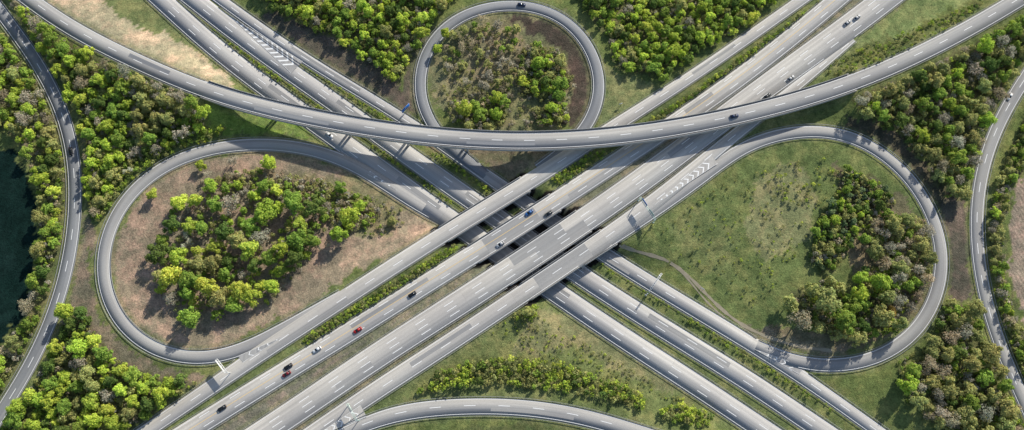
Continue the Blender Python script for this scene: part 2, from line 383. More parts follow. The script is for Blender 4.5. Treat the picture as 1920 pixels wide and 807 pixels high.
FOREST = [
 ("w", [(-40, 20), (25, 90), (78, 160), (110, 240), (122, 320), (122, 400), (108, 480), (84, 570), (50, 650), (10, 720), (-40, 770), (-40, 670), (0, 655), (44, 595), (66, 500), (74, 420), (70, 350), (50, 280), (15, 240), (-40, 225)], 1200, 1.8, 5.8, "mixed"),
 ("w", [(5, -20), (60, 30), (130, 82), (200, 118), (250, 140), (240, 200), (230, 300), (200, 370), (175, 410), (163, 360), (162, 300), (148, 220), (112, 140), (62, 70), (15, 0)], 900, 1.8, 5.4, "mixed"),
 ("w", [(250, 140), (290, 155), (350, 183), (385, 205), (382, 240), (345, 262), (290, 285), (235, 300), (240, 200)], 500, 2.2, 5.2, "bare2"),
 ("w", [(128, 565), (160, 590), (190, 650), (235, 690), (300, 706), (375, 712), (350, 740), (255, 830), (-20, 830), (50, 745), (92, 670), (120, 600)], 1000, 2.0, 6.2, "fresh"),
 ("w", [(285, 450), (330, 385), (380, 350), (440, 345), (500, 345), (560, 365), (600, 385), (630, 410), (640, 435), (600, 480), (550, 510), (490, 560), (420, 600), (335, 598), (285, 520)], 330, 2.4, 7.4, "loop"),
 ("w", [(590, 350), (690, 370), (720, 395), (700, 420), (660, 430), (630, 440)], 26, 1.6, 3.6, "bare2"),
 ("w", [(370, 330), (480, 318), (600, 345), (560, 365), (430, 345)], 26, 1.8, 3.6, "bare"),
 ("w", [(470, -30), (880, -30), (835, 15), (795, 60), (768, 110), (742, 160), (700, 120), (650, 85), (590, 55), (520, 20)], 1300, 1.6, 4.8, "fresh"),
 ("w", [(835, 60), (930, 30), (960, 45), (1010, 90), (960, 150), (940, 180), (880, 170), (835, 150), (825, 100)], 85, 1.8, 4.6, "bare"),
 ("w", [(850, 190), (900, 200), (945, 170), (950, 225), (900, 245), (860, 230)], 80, 2.8, 5.6, "fresh"),
 ("w", [(975, 100), (1000, 80), (1050, 100), (1072, 160), (1040, 185), (980, 170)], 80, 2.5, 5.6, "mixed"),
 ("w", [(1005, 205), (1060, 195), (1062, 225), (1010, 235)], 60, 2.0, 4.0, "fresh"),
 ("w", [(1075, -30), (1480, -30), (1440, 12), (1390, 50), (1320, 88), (1245, 148), (1200, 135), (1155, 115), (1140, 60), (1100, 20)], 1300, 1.6, 4.8, "fresh"),
 ("w", [(1600, 190), (1700, 145), (1800, 98), (1890, 48), (1960, 20), (1960, 60), (1895, 150), (1855, 225), (1830, 300), (1812, 370), (1775, 370), (1735, 300), (1680, 245), (1610, 212)], 1200, 2.2, 5.8, "right"),
 ("w", [(1590, 315), (1650, 345), (1680, 380), (1640, 400), (1600, 450), (1560, 510), (1520, 490), (1530, 420), (1565, 370)], 500, 1.3, 3.6, "scrub"),
 ("w", [(1640, 395), (1735, 415), (1745, 500), (1730, 560), (1690, 590), (1650, 500), (1610, 450)], 220, 2.2, 5.4, "bare3"),
 ("w", [(1610, 505), (1690, 500), (1685, 560), (1610, 560)], 100, 3.5, 7, "fresh"),
 ("w", [(1505, 540), (1560, 520), (1600, 560), (1680, 570), (1685, 620), (1600, 640), (1500, 612), (1480, 570)], 250, 3.0, 7, "rloop"),
 ("w", [(1775, 565), (1825, 575), (1846, 640), (1880, 720), (1930, 800), (1940, 830), (1800, 830), (1720, 765), (1690, 700), (1745, 650)], 800, 2.2, 6.4, "right"),
 ("w", [(1990, 120), (1925, 225), (1885, 300), (1862, 380), (1852, 450), (1862, 540), (1882, 620), (1915, 700), (1960, 740), (1960, 680), (1905, 600), (1880, 520), (1878, 430), (1895, 350), (1960, 260)], 600, 1.5, 4.0, "right"),
]
SHRUB = [
 ([(780, 738), (820, 700), (880, 678), (960, 668), (1080, 688), (1205, 738), (1212, 768), (1130, 745), (1000, 725), (900, 718), (830, 728)], 1000, 0.9, 2.9, "hedge"),
 ([(565, 638), (640, 588), (855, 456), (862, 466), (700, 574), (580, 650)], 800, 0.8, 1.7, "hedge"),
 ([(1160, 262), (1300, 172), (1420, 84), (1545, -5), (1552, 4), (1430, 98), (1310, 188), (1170, 272)], 800, 0.9, 2.0, "hedge"),
 ([(1530, 130), (1640, 80), (1760, 35), (1880, -20), (1800, 40), (1690, 100), (1580, 150)], 220, 0.7, 1.8, "hedge"),
 ([(340, 20), (480, 125), (600, 215), (840, 386), (850, 378), (610, 205), (490, 118), (345, 8)], 500, 0.7, 1.3, "hedge"),
 ([(560, 120), (700, 215), (920, 365), (925, 355), (710, 205), (580, 115)], 350, 0.7, 1.4, "hedge"),
 ([(1060, 520), (1250, 645), (1500, 800), (1505, 790), (1255, 635), (1075, 515)], 250, 0.7, 1.2, "hedge"),
 ([(1110, 490), (1300, 610), (1560, 775), (1565, 762), (1310, 595), (1130, 488)], 250, 0.7, 1.4, "hedge"),
 ([(180, 300), (300, 280), (390, 245), (440, 240), (300, 310), (225, 365), (180, 420)], 500, 0.8, 2.4, "hedge"),
 ([(1230, 768), (1290, 755), (1335, 780), (1320, 800), (1260, 790)], 200, 1.2, 2.8, "fresh"),
 ([(830, 165), (840, 70), (940, 40), (1020, 90), (1080, 150), (1050, 240), (930, 240), (850, 230)], 420, 0.7, 2.4, "bareo"),
 ([(1030, 320), (1150, 268), (1160, 276), (1060, 345), (1035, 345)], 300, 0.8, 1.5, "hedge"),
 ([(970, 575), (1010, 570), (1000, 605), (960, 600)], 50, 0.8, 2, "hedge"),
 ([(1680, 680), (1760, 640), (1830, 720), (1700, 760)], 150, 0.8, 1.8, "right"),
 ([(290, 440), (420, 330), (620, 340), (670, 400), (640, 440), (500, 575), (320, 600)], 500, 0.8, 2.8, "under"),
 ([(370, 340), (480, 315), (600, 335), (660, 370), (560, 380), (440, 350)], 200, 0.8, 2.4, "bareo"),
 ([(640, 350), (780, 400), (730, 440), (670, 440)], 70, 0.6, 2.0, "bareo"),
 ([(1420, 320), (1560, 290), (1600, 330), (1540, 400), (1470, 380)], 80, 0.5, 1.8, "tuft"),
 ([(1220, 420), (1330, 350), (1480, 300), (1520, 450), (1420, 580), (1290, 500)], 230, 0.35, 1.15, "tuft"),
 ([(900, 620), (1000, 580), (1200, 700), (1350, 790), (1250, 750), (1000, 660)], 200, 0.4, 1.3, "tuft"),
]
for f in list(FOREST):
    if f[5] not in ("loop", "bare"): SHRUB.append((f[1], 550, 0.8, 2.6, "under"))
col = np.tile(np.array([0.155, 0.195, 0.068]), (NP, 1)); plo = np.zeros(NP)
def paint(poly, c, pl=0.0, a=1.0, k=1.45):
    m = inpoly(wx, wy, poly); col[m] = np.array(c)*k*a+col[m]*(1-a); plo[m] = pl
BROWN = (0.20, 0.164, 0.12)
paint([(90, -60), (235, -60), (330, 70), (395, 108), (440, 150), (435, 170), (360, 150), (290, 122), (220, 92), (150, 60), (80, 15)], (0.29, 0.25, 0.17))
paint([(190, -60), (250, -60), (300, 20), (400, 115), (340, 85), (260, 45), (200, 10)], (0.12, 0.14, 0.06))
paint([(390, 195), (480, 215), (620, 245), (560, 255), (470, 255), (390, 240)], (0.13, 0.20, 0.045))
paint([(850, 430), (780, 385), (700, 340), (640, 305), (570, 286), (500, 280), (430, 284), (360, 300), (305, 328), (258, 370), (222, 420), (205, 460), (202, 510), (212, 560), (238, 602), (280, 637), (330, 655), (390, 660), (440, 650), (560, 580), (700, 490), (810, 432)], BROWN, 0.2)
paint([(830, 428), (740, 425), (650, 480), (560, 550), (440, 620), (330, 625), (270, 570), (225, 520), (235, 600), (330, 650), (440, 645), (640, 530)], (0.265, 0.212, 0.15), 0.1, 0.8)
paint([(660, 330), (760, 385), (720, 450), (640, 440), (560, 330)], (0.15, 0.15, 0.075), 0, 0.7)
paint([(470, 330), (640, 320), (600, 350), (480, 345)], (0.12, 0.12, 0.06), 0, 0.5)
paint([(160, 400), (185, 430), (172, 500), (180, 580), (215, 640), (300, 690), (400, 700), (360, 720), (230, 700), (150, 600), (130, 570)], (0.16, 0.14, 0.10))
paint([(470, 20), (560, 40), (650, 85), (700, 120), (745, 165), (775, 190), (760, 220), (660, 160), (560, 95), (470, 30)], (0.10, 0.088, 0.068))  # brown soil strip below the woods, tree shade painted in
paint([(790, 60), (830, 40), (800, 110), (780, 210), (745, 180), (770, 100)], (0.105, 0.095, 0.07))
ring = [(965+160*math.cos(a), 135+125*math.sin(a)) for a in np.linspace(0, 2*math.pi, 30, endpoint=False)]
paint(ring, (0.155, 0.155, 0.085))
paint([(870, 60), (960, 40), (1010, 90), (960, 160), (880, 160)], (0.20, 0.175, 0.11), 0, 0.8)
paint([(950, 20), (1060, 40), (1112, 120), (1118, 190), (1085, 255), (1050, 240), (1075, 170), (1050, 100), (1000, 60)], (0.065, 0.054, 0.043))
paint([(960, 175), (1040, 170), (1050, 245), (960, 245)], (0.15, 0.16, 0.08))
paint([(780, 258), (930, 262), (1060, 262), (1030, 300), (960, 338), (900, 310)], (0.15, 0.132, 0.09))
paint([(1135, 120), (1210, 150), (1230, 170), (1150, 230), (1125, 240), (1140, 170)], (0.15, 0.17, 0.075))
paint([(1180, 455), (1260, 390), (1340, 335), (1420, 285), (1500, 262), (1570, 270), (1620, 295), (1720, 380), (1748, 450), (1750, 520), (1730, 590), (1660, 645), (1560, 665), (1480, 655), (1400, 610), (1300, 540)], (0.112, 0.142, 0.053))
paint([(1420, 330), (1500, 310), (1530, 370), (1510, 450), (1440, 500), (1390, 430)], (0.18, 0.185, 0.095), 0, 0.8)
paint([(1250, 420), (1320, 380), (1380, 440), (1360, 520), (1290, 500)], (0.145, 0.165, 0.07), 0, 0.6)
paint([(1560, 300), (1700, 380), (1750, 470), (1740, 580), (1660, 640), (1560, 665), (1450, 650), (1430, 620), (1500, 620), (1620, 600)], (0.135, 0.122, 0.075))
paint([(1390, 600), (1480, 640), (1600, 650), (1580, 668), (1480, 668), (1400, 635)], (0.17, 0.15, 0.105))
paint([(1780, 340), (1815, 390), (1818, 480), (1825, 560), (1790, 560), (1775, 600), (1782, 500), (1775, 430), (1740, 360)], (0.095, 0.085, 0.066))
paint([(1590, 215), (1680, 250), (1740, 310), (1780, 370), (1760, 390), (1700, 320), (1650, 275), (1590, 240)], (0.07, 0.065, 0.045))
paint([(-600, 235), (35, 280), (60, 350), (66, 420), (60, 500), (40, 585), (0, 650), (-600, 720)], (0.005, 0.016, 0.014), 0)  # dark green field with its shade painted into the colour
paint([(2600, 200), (1960, 280), (1905, 340), (1889, 430), (1889, 520), (1915, 600), (1980, 690), (2600, 800)], (0.23, 0.19, 0.15), 0.5)
paint([(715, 765), (860, 640), (1010, 560), (1170, 660), (1400, 800), (1240, 800), (1120, 755), (1000, 745), (850, 745)], (0.13, 0.152, 0.060))
paint([(1010, 575), (1100, 610), (1330, 750), (1250, 740), (1100, 660), (960, 660)], (0.17, 0.165, 0.09), 0, 0.7)
paint([(760, 830), (1000, 785), (1150, 830)], (0.08, 0.10, 0.04))
paint([(1520, 150), (1640, 90), (1900, -40), (1700, -20), (1600, 70)], (0.14, 0.175, 0.07))
for e, f, c in (('E2', 'E3', (0.17, 0.155, 0.12)), ('E3', 'E4', (0.13, 0.12, 0.09))):
    a = RD[e]['p'][::10]; b = RD[f]['p'][::10]
    pa = [tuple(map(float, W2G(*q))) for q in a]; pb = [tuple(map(float, W2G(*q))) for q in b][::-1]
    paint(pa+pb, c)
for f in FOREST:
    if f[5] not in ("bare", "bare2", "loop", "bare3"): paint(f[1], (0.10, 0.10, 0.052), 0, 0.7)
for poly, *_r in SHRUB[:5]: paint(poly, (0.08, 0.09, 0.035), 0, 0.6)
mb = dbr < 2.8; col[mb] = (0.022, 0.021, 0.019)  # ground around bridge decks painted near-black to stand in for their shade
vm = (dall < 3.0) & (dall > -1) & ~mb; col[vm] = col[vm]*0.6+np.array([0.20, 0.225, 0.11])*0.4
ny, nx = XX.shape
j, i = np.meshgrid(np.arange(ny-1), np.arange(nx-1), indexing='ij'); b0 = (j*nx+i).ravel()
FC = np.stack([b0, b0+1, b0+nx+1, b0+nx], -1)
def ground_mat():
    m, nt, b = newmat("ground_cover", 0.95); b.inputs["Specular IOR Level"].default_value = 0.05
    a = nt.nodes.new("ShaderNodeAttribute"); a.attribute_name = "col"
    pl = nt.nodes.new("ShaderNodeAttribute"); pl.attribute_name = "plough"
    tc = nt.nodes.new("ShaderNodeTexCoord").outputs["Object"]
    n1 = noise(nt, tc, 0.045, 5, 0.6); n2 = noise(nt, tc, 0.22, 7, 0.75); n3 = noise(nt, tc, 1.1, 5, 0.8)
    n4 = noise(nt, tc, 0.09, 6, 0.7)
    dry = mix(nt, a.outputs["Color"], (1.36, 1.17, 1.22), 1.0, 'MULTIPLY')
    c = mix(nt, a.outputs["Color"], dry, ramp(nt, n4, 0.46, (0, 0, 0), 0.60, (1, 1, 1)))
    c = mix(nt, c, ramp(nt, n1, 0.3, (0.74, 0.79, 0.77), 0.7, (1.20, 1.16, 1.1)), 1.0, 'MULTIPLY')
    c = mix(nt, c, ramp(nt, n2, 0.32, (0.58, 0.60, 0.60), 0.70, (1.40, 1.38, 1.36)), 1.0, 'MULTIPLY')
    c = mix(nt, c, ramp(nt, n3, 0.3, (0.52, 0.54, 0.56), 0.72, (1.48, 1.46, 1.44)), 1.0, 'MULTIPLY')
    wv = nt.nodes.new("ShaderNodeTexWave"); wv.inputs["Scale"].default_value = 0.16; wv.inputs["Distortion"].default_value = 6
    wv.inputs["Detail"].default_value = 3; wv.inputs["Detail Scale"].default_value = 0.6
    mp = nt.nodes.new("ShaderNodeMapping"); mp.inputs["Rotation"].default_value = (0, 0, math.radians(-25)); nt.links.new(tc, mp.inputs[0]); nt.links.new(mp.outputs[0], wv.inputs["Vector"])
    st = ramp(nt, wv.outputs["Fac"], 0.2, (0.72, 0.72, 0.72), 0.8, (1.12, 1.12, 1.12))
    c2 = mix(nt, c, st, 1.0, 'MULTIPLY'); c = mix(nt, c, c2, pl.outputs["Fac"])
    nt.links.new(c, b.inputs["Base Color"])
    bp = nt.nodes.new("ShaderNodeBump"); bp.inputs["Strength"].default_value = 0.9; bp.inputs["Distance"].default_value = 0.7
    nt.links.new(n3, bp.inputs["Height"]); nt.links.new(bp.outputs[0], b.inputs["Normal"])
    return m
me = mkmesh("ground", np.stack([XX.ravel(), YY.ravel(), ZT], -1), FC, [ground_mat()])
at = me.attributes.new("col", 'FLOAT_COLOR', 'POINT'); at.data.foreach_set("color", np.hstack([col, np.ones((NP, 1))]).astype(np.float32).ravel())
at = me.attributes.new("plough", 'FLOAT', 'POINT'); at.data.foreach_set("value", plo.astype(np.float32))
me.polygons.foreach_set("use_smooth", np.ones(len(FC), bool))
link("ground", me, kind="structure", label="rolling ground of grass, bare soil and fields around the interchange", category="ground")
def path(pp, wd, label):
    r = curve([(a, b, 1.0, wd) for a, b in pp], (0, 0), 3); z = hgt(r['p'][:, 0], r['p'][:, 1])
    Q = Quads(); hw = r['hw']*(1+0.25*np.sin(r['s']*0.4)+0.15*np.sin(r['s']*1.1))
    V = []; m = len(z)
    for o in (-1, 0, 1):
        xy = r['p'][:, :2]+r['n']*(o*hw)[:, None]; V.append(np.hstack([xy, (hgt(xy[:, 0], xy[:, 1])+0.07)[:, None]]))
    i = np.arange(m-1); Q.add(np.concatenate(V), np.concatenate([np.stack([i+k*m, i+k*m+1, i+(k+1)*m+1, i+(k+1)*m], -1)[:, ::-1] for k in range(2)]))
    link("dirt_path", Q.mesh("dirt_path", [M_dirt]), kind="structure", label=label, category="path")
path([(1160, 462), (1195, 474), (1240, 484), (1280, 508), (1312, 538), (1345, 572), (1385, 605), (1430, 628), (1490, 648), (1560, 658)], 1.7, "narrow curved dirt track through the meadow")
path([(1240, 484), (1262, 496), (1290, 522), (1325, 566), (1360, 596)], 0.9, "faint trodden side track in the grass")

# ------------------------------------------------------------------ bridges
def pier_mesh(Q, x, y, z0, z1, rad):
    a = np.linspace(0, 2*math.pi, 12, endpoint=False)
    V = np.concatenate([np.stack([x+rad*np.cos(a), y+rad*np.sin(a), 0*a+z], -1) for z in (z0, z1)])
    k = np.arange(12); Q.add(V, np.stack([k, (k+1) % 12, (k+1) % 12+12, k+12], -1))
for r in ROADS:
    for a, b in runs(r['br']):
        if b-a < 6: continue
        hw = r['hw']; th = 1.5; ov = 0.7 if r['key'] == 'B' else 0.5
        e = bpy.data.objects.new("bridge", None); COL.objects.link(e)
        e["label"] = "long curved concrete flyover bridge on round piers" if r['key'] == 'B' else "concrete motorway bridge deck over the lower carriageways"
        e["category"] = "bridge"
        Q = Quads(); boxstrip(Q, r, hw+ov, -hw-ov, a, b, -th, r['zo']-0.04); link("deck", Q.mesh("deck", [M_bconc]), e)
        for sgn in (1, -1):
            ok = clear(r, sgn*(hw+0.4), 0.2); ok[:a] = False; ok[b+1:] = False
            for c, d in runs(ok):
                Q = Quads()
                o = sgn*(hw+ov-0.22); boxstrip(Q, r, o+0.16, o-0.16, c, d, r['zo']-0.02, 0.8)
                boxstrip(Q, r, o+0.06, o-0.06, c, d, 0.98, 1.10)
                for k in range(c, d+1, 2):
                    q = r['p'][k, :2]+r['n'][k]*o[k]; Q.box((q[0], q[1], r['p'][k, 2]+0.88), (0.08, 0.08, 0.24))
                link("parapet", Q.mesh("parapet", [M_bconc]), e)
        for k in (a, b):
            q = r['p'][k]; gz = float(hgt(q[0], q[1]))
            lo = min(gz, 0)-1; hi = q[2]-th-0.02
            ang = math.atan2(r['t'][k, 1], r['t'][k, 0])
            if hi-lo > 0.5:
                Q = Quads(); Q.box((q[0], q[1], (lo+hi)/2), (1.4, 2*hw[k]+1.0, hi-lo), rotz=ang); link("abutment", Q.mesh("abutment", [M_bconc]), e)
        last = a+4; stp = 17 if r['key'] == 'B' else 4
        while last < b-3:
            q = r['p'][last]; okp = True
            for o in ROADS:
                if o is r: continue
                d = np.linalg.norm(o['p'][:, :2]-q[:2], axis=1)-o['hw']
                if ((d < 1.2) & (o['p'][:, 2] < q[2]-3)).any(): okp = False; break
            if okp:
                for sg in (-0.5, 0.5):
                    c = q[:2]+r['n'][last]*sg*hw[last]; Q = Quads()
                    g = float(hgt(c[0], c[1])); pier_mesh(Q, c[0], c[1], g-0.5, q[2]-th+0.05, 0.75)
                    link("pier", Q.mesh("pier", [M_bconc]), e)
                last += stp
            else: last += 1

# ------------------------------------------------------------------ gores with chevrons
def gore(tip, l, rr, z, n=9, mat=M_conc2, wdt=0.7):
    Q = Quads(); t = G2W(*tip, z); L = G2W(*l, z); R = G2W(*rr, z)
    def at(u, s): return t+(L-t)*u*(1-s)/2+(R-t)*u*(1+s)/2
    Qp = Quads(); V = np.array([t, at(1, 1), at(1, 0), at(1, -1)]); V[:, 2] = z+0.25
    Qp.add(V, [[0, 1, 2, 3]], V[:, :2])
    o = link("gore_pavement", Qp.mesh("gore_pavement", [mat]), kind="structure", label="paved wedge with white chevron markings between diverging lanes", category="road")
    def q4(a, b, c, d):
        V = np.array([a, b, c, d]); V[:, 2] = z+0.27; Q.add(V, [[0, 1, 2, 3]])
    W = np.linalg.norm((L+R)/2-t); B = np.linalg.norm(L-R); du = wdt/W
    for k in range(n):
        u = 0.12+0.80*k/n; ap = 0.5*B*u/W
        q4(at(u, -0.9), at(u+ap, 0), at(u+ap+du, 0), at(u+du, -0.9)); q4(at(u+ap, 0), at(u, 0.9), at(u+du, 0.9), at(u+ap+du, 0))
    e1 = 0.16/B*2
    for s in (-1, 1): q4(at(0, 0), at(1, s), at(1, s*(1-e1)), at(0.02, 0))
    link("chevron_marking", Q.mesh("chevron_marking", [M_chev]), o)
gore((428, 28), (546, 138), (568, 116), 0.0, 12, M_conc2, 1.3)
gore((745, 358), (640, 283), (626, 293), 0.05, 7, M_asph2, 0.9)
gore((1225, 386), (1333, 292), (1346, 307), 6.0, 10, M_conc, 0.85)
gore((1412, 654), (1498, 702), (1508, 688), 0.0, 5, M_conc2, 0.6)
gore((530, 632), (456, 680), (446, 668), 6.0, 4, M_asph2, 0.5)
gore((585, 822), (676, 760), (688, 782), 6.0, 6, M_conc, 0.6)

# ------------------------------------------------------------------ trees
def cubesphere(n=3):
    V = []; Fc = []
    for ax in range(3):
        for sg in (-1, 1):
            b = len(V)
            for i in range(n+1):
                for j in range(n+1):
                    p = [0, 0, 0]; p[ax] = sg; p[(ax+1) % 3] = -1+2*i/n; p[(ax+2) % 3] = (-1+2*j/n)*sg
                    v = np.array(p, float); V.append(v/np.linalg.norm(v))
            for i in range(n):
                for j in range(n):
                    a = b+i*(n+1)+j; Fc.append([a, a+n+1, a+n+2, a+1])
    return np.array(V), np.array(Fc)
CSV, CSF = cubesphere(3)
def crown(seed, nleaf, hs=(0.05, 0.10), core=0.66, nlobe=8, spread=(0.62, 1.42), jn=0.42):
    g = np.random.default_rng(seed)
    ox, oy = g.uniform(-.2, .2, 2)
    L = [(ox, oy, g.uniform(.4, .7), g.uniform(.36, .48))]
    for k in range(nlobe):
        a = 2*math.pi*k/nlobe+g.uniform(-.5, .5); rr = g.uniform(.35, .82); L.append((rr*math.cos(a), rr*math.sin(a), g.uniform(-0.05, 0.5), g.uniform(.16, .36)))
    for k in range(7):
        a = g.uniform(0, 6.28); rr = g.uniform(.15, .55); L.append((rr*math.cos(a), rr*math.sin(a), g.uniform(.45, .95), g.uniform(.12, .26)))
    L = np.array(L); C = L[:, :3]; R = L[:, 3]
    wgt = R**1.7/np.sum(R**1.7); P_ = []; D_ = []
    while len(P_) < nleaf:
        k = g.choice(len(L), p=wgt); d = g.normal(size=3); d /= np.linalg.norm(d)
        if d[2] < -0.3: continue
        p = C[k]+d*R[k]*g.triangular(spread[0], 1.0, spread[1])*np.array([1, 1, 1.15])
        dd = np.linalg.norm(C-p, axis=1); dd[k] = 9
        if (dd < R*0.72).any(): continue
        P_.append(p); D_.append(d)
    P_ = np.array(P_); D_ = np.array(D_)+g.normal(size=(nleaf, 3))*jn+np.array([0, 0, 0.3]); D_ /= np.linalg.norm(D_, axis=1)[:, None]
    t = np.cross(D_, g.normal(size=(nleaf, 3))); t /= np.linalg.norm(t, axis=1)[:, None]; bb = np.cross(D_, t)
    h = g.uniform(*hs, size=(nleaf, 1)); h2 = h*g.uniform(.5, 1.0, size=(nleaf, 1))
    V = np.stack([P_-t*h-bb*h2*.6, P_+t*h*.7-bb*h2, P_+t*h+bb*h2*.7, P_-t*h*.6+bb*h2], 1).reshape(-1, 3)
    Fc = np.arange(nleaf*4).reshape(-1, 4)
    c = np.repeat(g.uniform(0.75, 1.3, size=nleaf), 4)[:, None]*np.ones((1, 3)); c[:, 0] *= np.repeat(g.uniform(.88, 1.18, size=nleaf), 4)
    Vs = [V]; Fs = [Fc]; Cs = [c]; n = len(V)
    if core:
        for k in range(len(L)):
            v = C[k]+CSV*R[k]*core*(1+g.normal(size=(len(CSV), 1))*0.09); Vs.append(v); Fs.append(CSF+n); n += len(v); Cs.append(np.full((len(v), 3), 0.8))
    V = np.concatenate(Vs); V[:, 2] += 0.85
    return V, np.concatenate(Fs), np.concatenate(Cs)
def crown_mesh(name, V, Fc, C):
    me = mkmesh(name, V, Fc, [M_leaf]); at = me.attributes.new("col", 'FLOAT_COLOR', 'POINT')
    at.data.foreach_set("color", np.hstack([C, np.ones((len(C), 1))]).astype(np.float32).ravel()); return me
def trunk_mesh(seed):
    g = np.random.default_rng(seed); Q = Quads()
    def limb(a, b, r0, r1):
        a = np.array(a, float); b = np.array(b, float); d = b-a; d /= np.linalg.norm(d)
        u = np.cross(d, [0.3, 1, 0.2]); u /= np.linalg.norm(u); v = np.cross(d, u); k = np.linspace(0, 2*math.pi, 6, endpoint=False)
        rg = np.cos(k)[:, None]*u+np.sin(k)[:, None]*v; i = np.arange(6)
        Q.add(np.concatenate([a+rg*r0, b+rg*r1]), np.stack([i, (i+1) % 6, (i+1) % 6+6, i+6], -1))
    limb((0, 0, -0.1), (0, 0, 0.8), 0.07, 0.05)
    limb((0, 0, 0.8), (0.03, 0.02, 1.5), 0.05, 0.015)
    for k in range(7):
        a = k*0.95+g.uniform(0, .6); limb((0, 0, g.uniform(.6, 1.0)), (0.7*math.cos(a), 0.7*math.sin(a), g.uniform(1.1, 1.45)), 0.03, 0.01)
    return Q.mesh("trunk", [M_bark])
PALC = {"bright": (0.46, 0.59, 0.085), "lime": (0.58, 0.67, 0.11), "mid": (0.30, 0.43, 0.075), "dark": (0.155, 0.235, 0.055), "olive": (0.41, 0.43, 0.15),
        "brown": (0.50, 0.44, 0.29), "grey": (0.50, 0.475, 0.36), "blossom": (0.74, 0.76, 0.58), "rust": (0.66, 0.48, 0.14), "blue": (0.19, 0.27, 0.12)}
PAL = {"mixed": dict(bright=5, lime=1.2, mid=5, dark=1.4, olive=3, brown=.9, grey=1.2), "bare2": dict(olive=4, brown=2.5, mid=3, dark=1.5, grey=2.5, bright=1),
       "fresh": dict(bright=6, lime=2, mid=5, dark=1.2, olive=2, grey=.5), "loop": dict(bright=5, lime=1.5, mid=5, dark=1.8, olive=1.2, grey=.6),
       "bare": dict(olive=5, brown=4, mid=1.2, grey=2), "bareo": dict(olive=6, brown=3, grey=3, mid=1.5), "bare3": dict(olive=4, brown=3, grey=3, mid=1), "right": dict(mid=4, dark=1.5, olive=7, bright=2, brown=1.5, grey=2.5),
       "rloop": dict(mid=3, dark=1.2, olive=5, bright=1.5, brown=1.0, rust=.2), "scrub": dict(mid=4, dark=2, blue=2, olive=2.5, bright=.8),
       "hedge": dict(bright=4, lime=1, mid=4, dark=1, olive=3), "under": dict(olive=5, mid=3, brown=2, grey=2, bright=2), "tuft": dict(olive=4, bright=2, lime=1)}
LBL = {"bright": "fresh yellow-green leafy broadleaf tree in spring woodland", "lime": "lime green freshly leafed tree with a loose crown", "mid": "mid green broadleaf tree with a rounded clumpy crown", "dark": "dark green dense tree in the roadside wood",
       "olive": "olive green tree with half open leaves", "brown": "brownish bare tree not yet in leaf", "grey": "grey bare twiggy tree in the wood", "blossom": "white blossoming tree among green trees", "rust": "tree with orange yellow foliage", "blue": "dull blue-green dense tree"}
THIN = ("brown", "grey", "blossom")
NV = 12
PRO = [crown(100+i, 1500, (0.032, 0.075), nlobe=6+i % 5) for i in range(NV)]; PROM = [crown_mesh("crown", *p) for p in PRO]
PROB = [crown(200+i, 650, (0.03, 0.055), core=0.42, jn=.7) for i in range(4)]; PROBM = [crown_mesh("crown", *p) for p in PROB]
PROL = [crown(300+i, 580, (0.055, 0.10), nlobe=5+i % 5) for i in range(10)]
PROLB = [crown(340+i, 380, (0.04, 0.07), core=0.42, jn=.7) for i in range(4)]
PROS = [crown(400+i, 70, (0.12, 0.24), core=0, nlobe=4) for i in range(8)]
TRM = [trunk_mesh(i) for i in range(4)]
trees = []
def scatter(poly, tries, r0, r1, pal, dst, clearm, pack):
    P_ = np.array(poly); lo = P_.min(0); hi = P_.max(0); area = 0.5*abs(np.dot(P_[:, 0], np.roll(P_[:, 1], 1))-np.dot(P_[:, 1], np.roll(P_[:, 0], 1)))
    n = int(tries*((hi-lo).prod()/max(area, 1))); q = rng.uniform(lo, hi, (n, 2)); q = q[inpoly(q[:, 0], q[:, 1], poly)]
    rr = r0+(r1-r0)*rng.beta(1.3, 2.2, len(q)); o = np.argsort(-rr*rng.uniform(0.5, 1, len(q))); q = q[o]; rr = rr[o]
    w_ = G2W(q[:, 0], q[:, 1], 6.0); z = hgt(w_[:, 0], w_[:, 1]); w_ = G2W(q[:, 0], q[:, 1], z+rr*0.9)
    dr = hgt(w_[:, 0], w_[:, 1], DG); db = hgt(w_[:, 0], w_[:, 1], DB); names = list(PAL[pal]); pw = np.array([PAL[pal][k] for k in names], float); pw /= pw.sum()
    loc = np.zeros((0, 3))
    for k in range(len(q)):
        if dr[k] < clearm+rr[k]*0.55 or db[k] < 3.6: continue
        pk = pack*rng.uniform(.9, 1.2)
        if len(loc) and (np.hypot(loc[:, 0]-w_[k, 0], loc[:, 1]-w_[k, 1]) < pk*(loc[:, 2]+rr[k])).any(): continue
        loc = np.vstack([loc, [w_[k, 0], w_[k, 1], rr[k]]])
        s = math.sin(w_[k, 0]*0.07+len(poly))*math.cos(w_[k, 1]*0.09+lo[0]); pp = pw.copy()
        for nm, cond in (("dark", s > .3), ("grey", s < -.35), ("lime", -.1 < s < .15), ("olive", s < -.2)):
            if cond and nm in names: pp[names.index(nm)] *= 2.6
        pp /= pp.sum()
        dst.append((w_[k, 0], w_[k, 1], rr[k], names[rng.choice(len(names), p=pp)]))
for _, poly, tries, r0, r1, pal in FOREST: scatter(poly, tries, r0, r1, pal, trees, 1.0, 0.60)
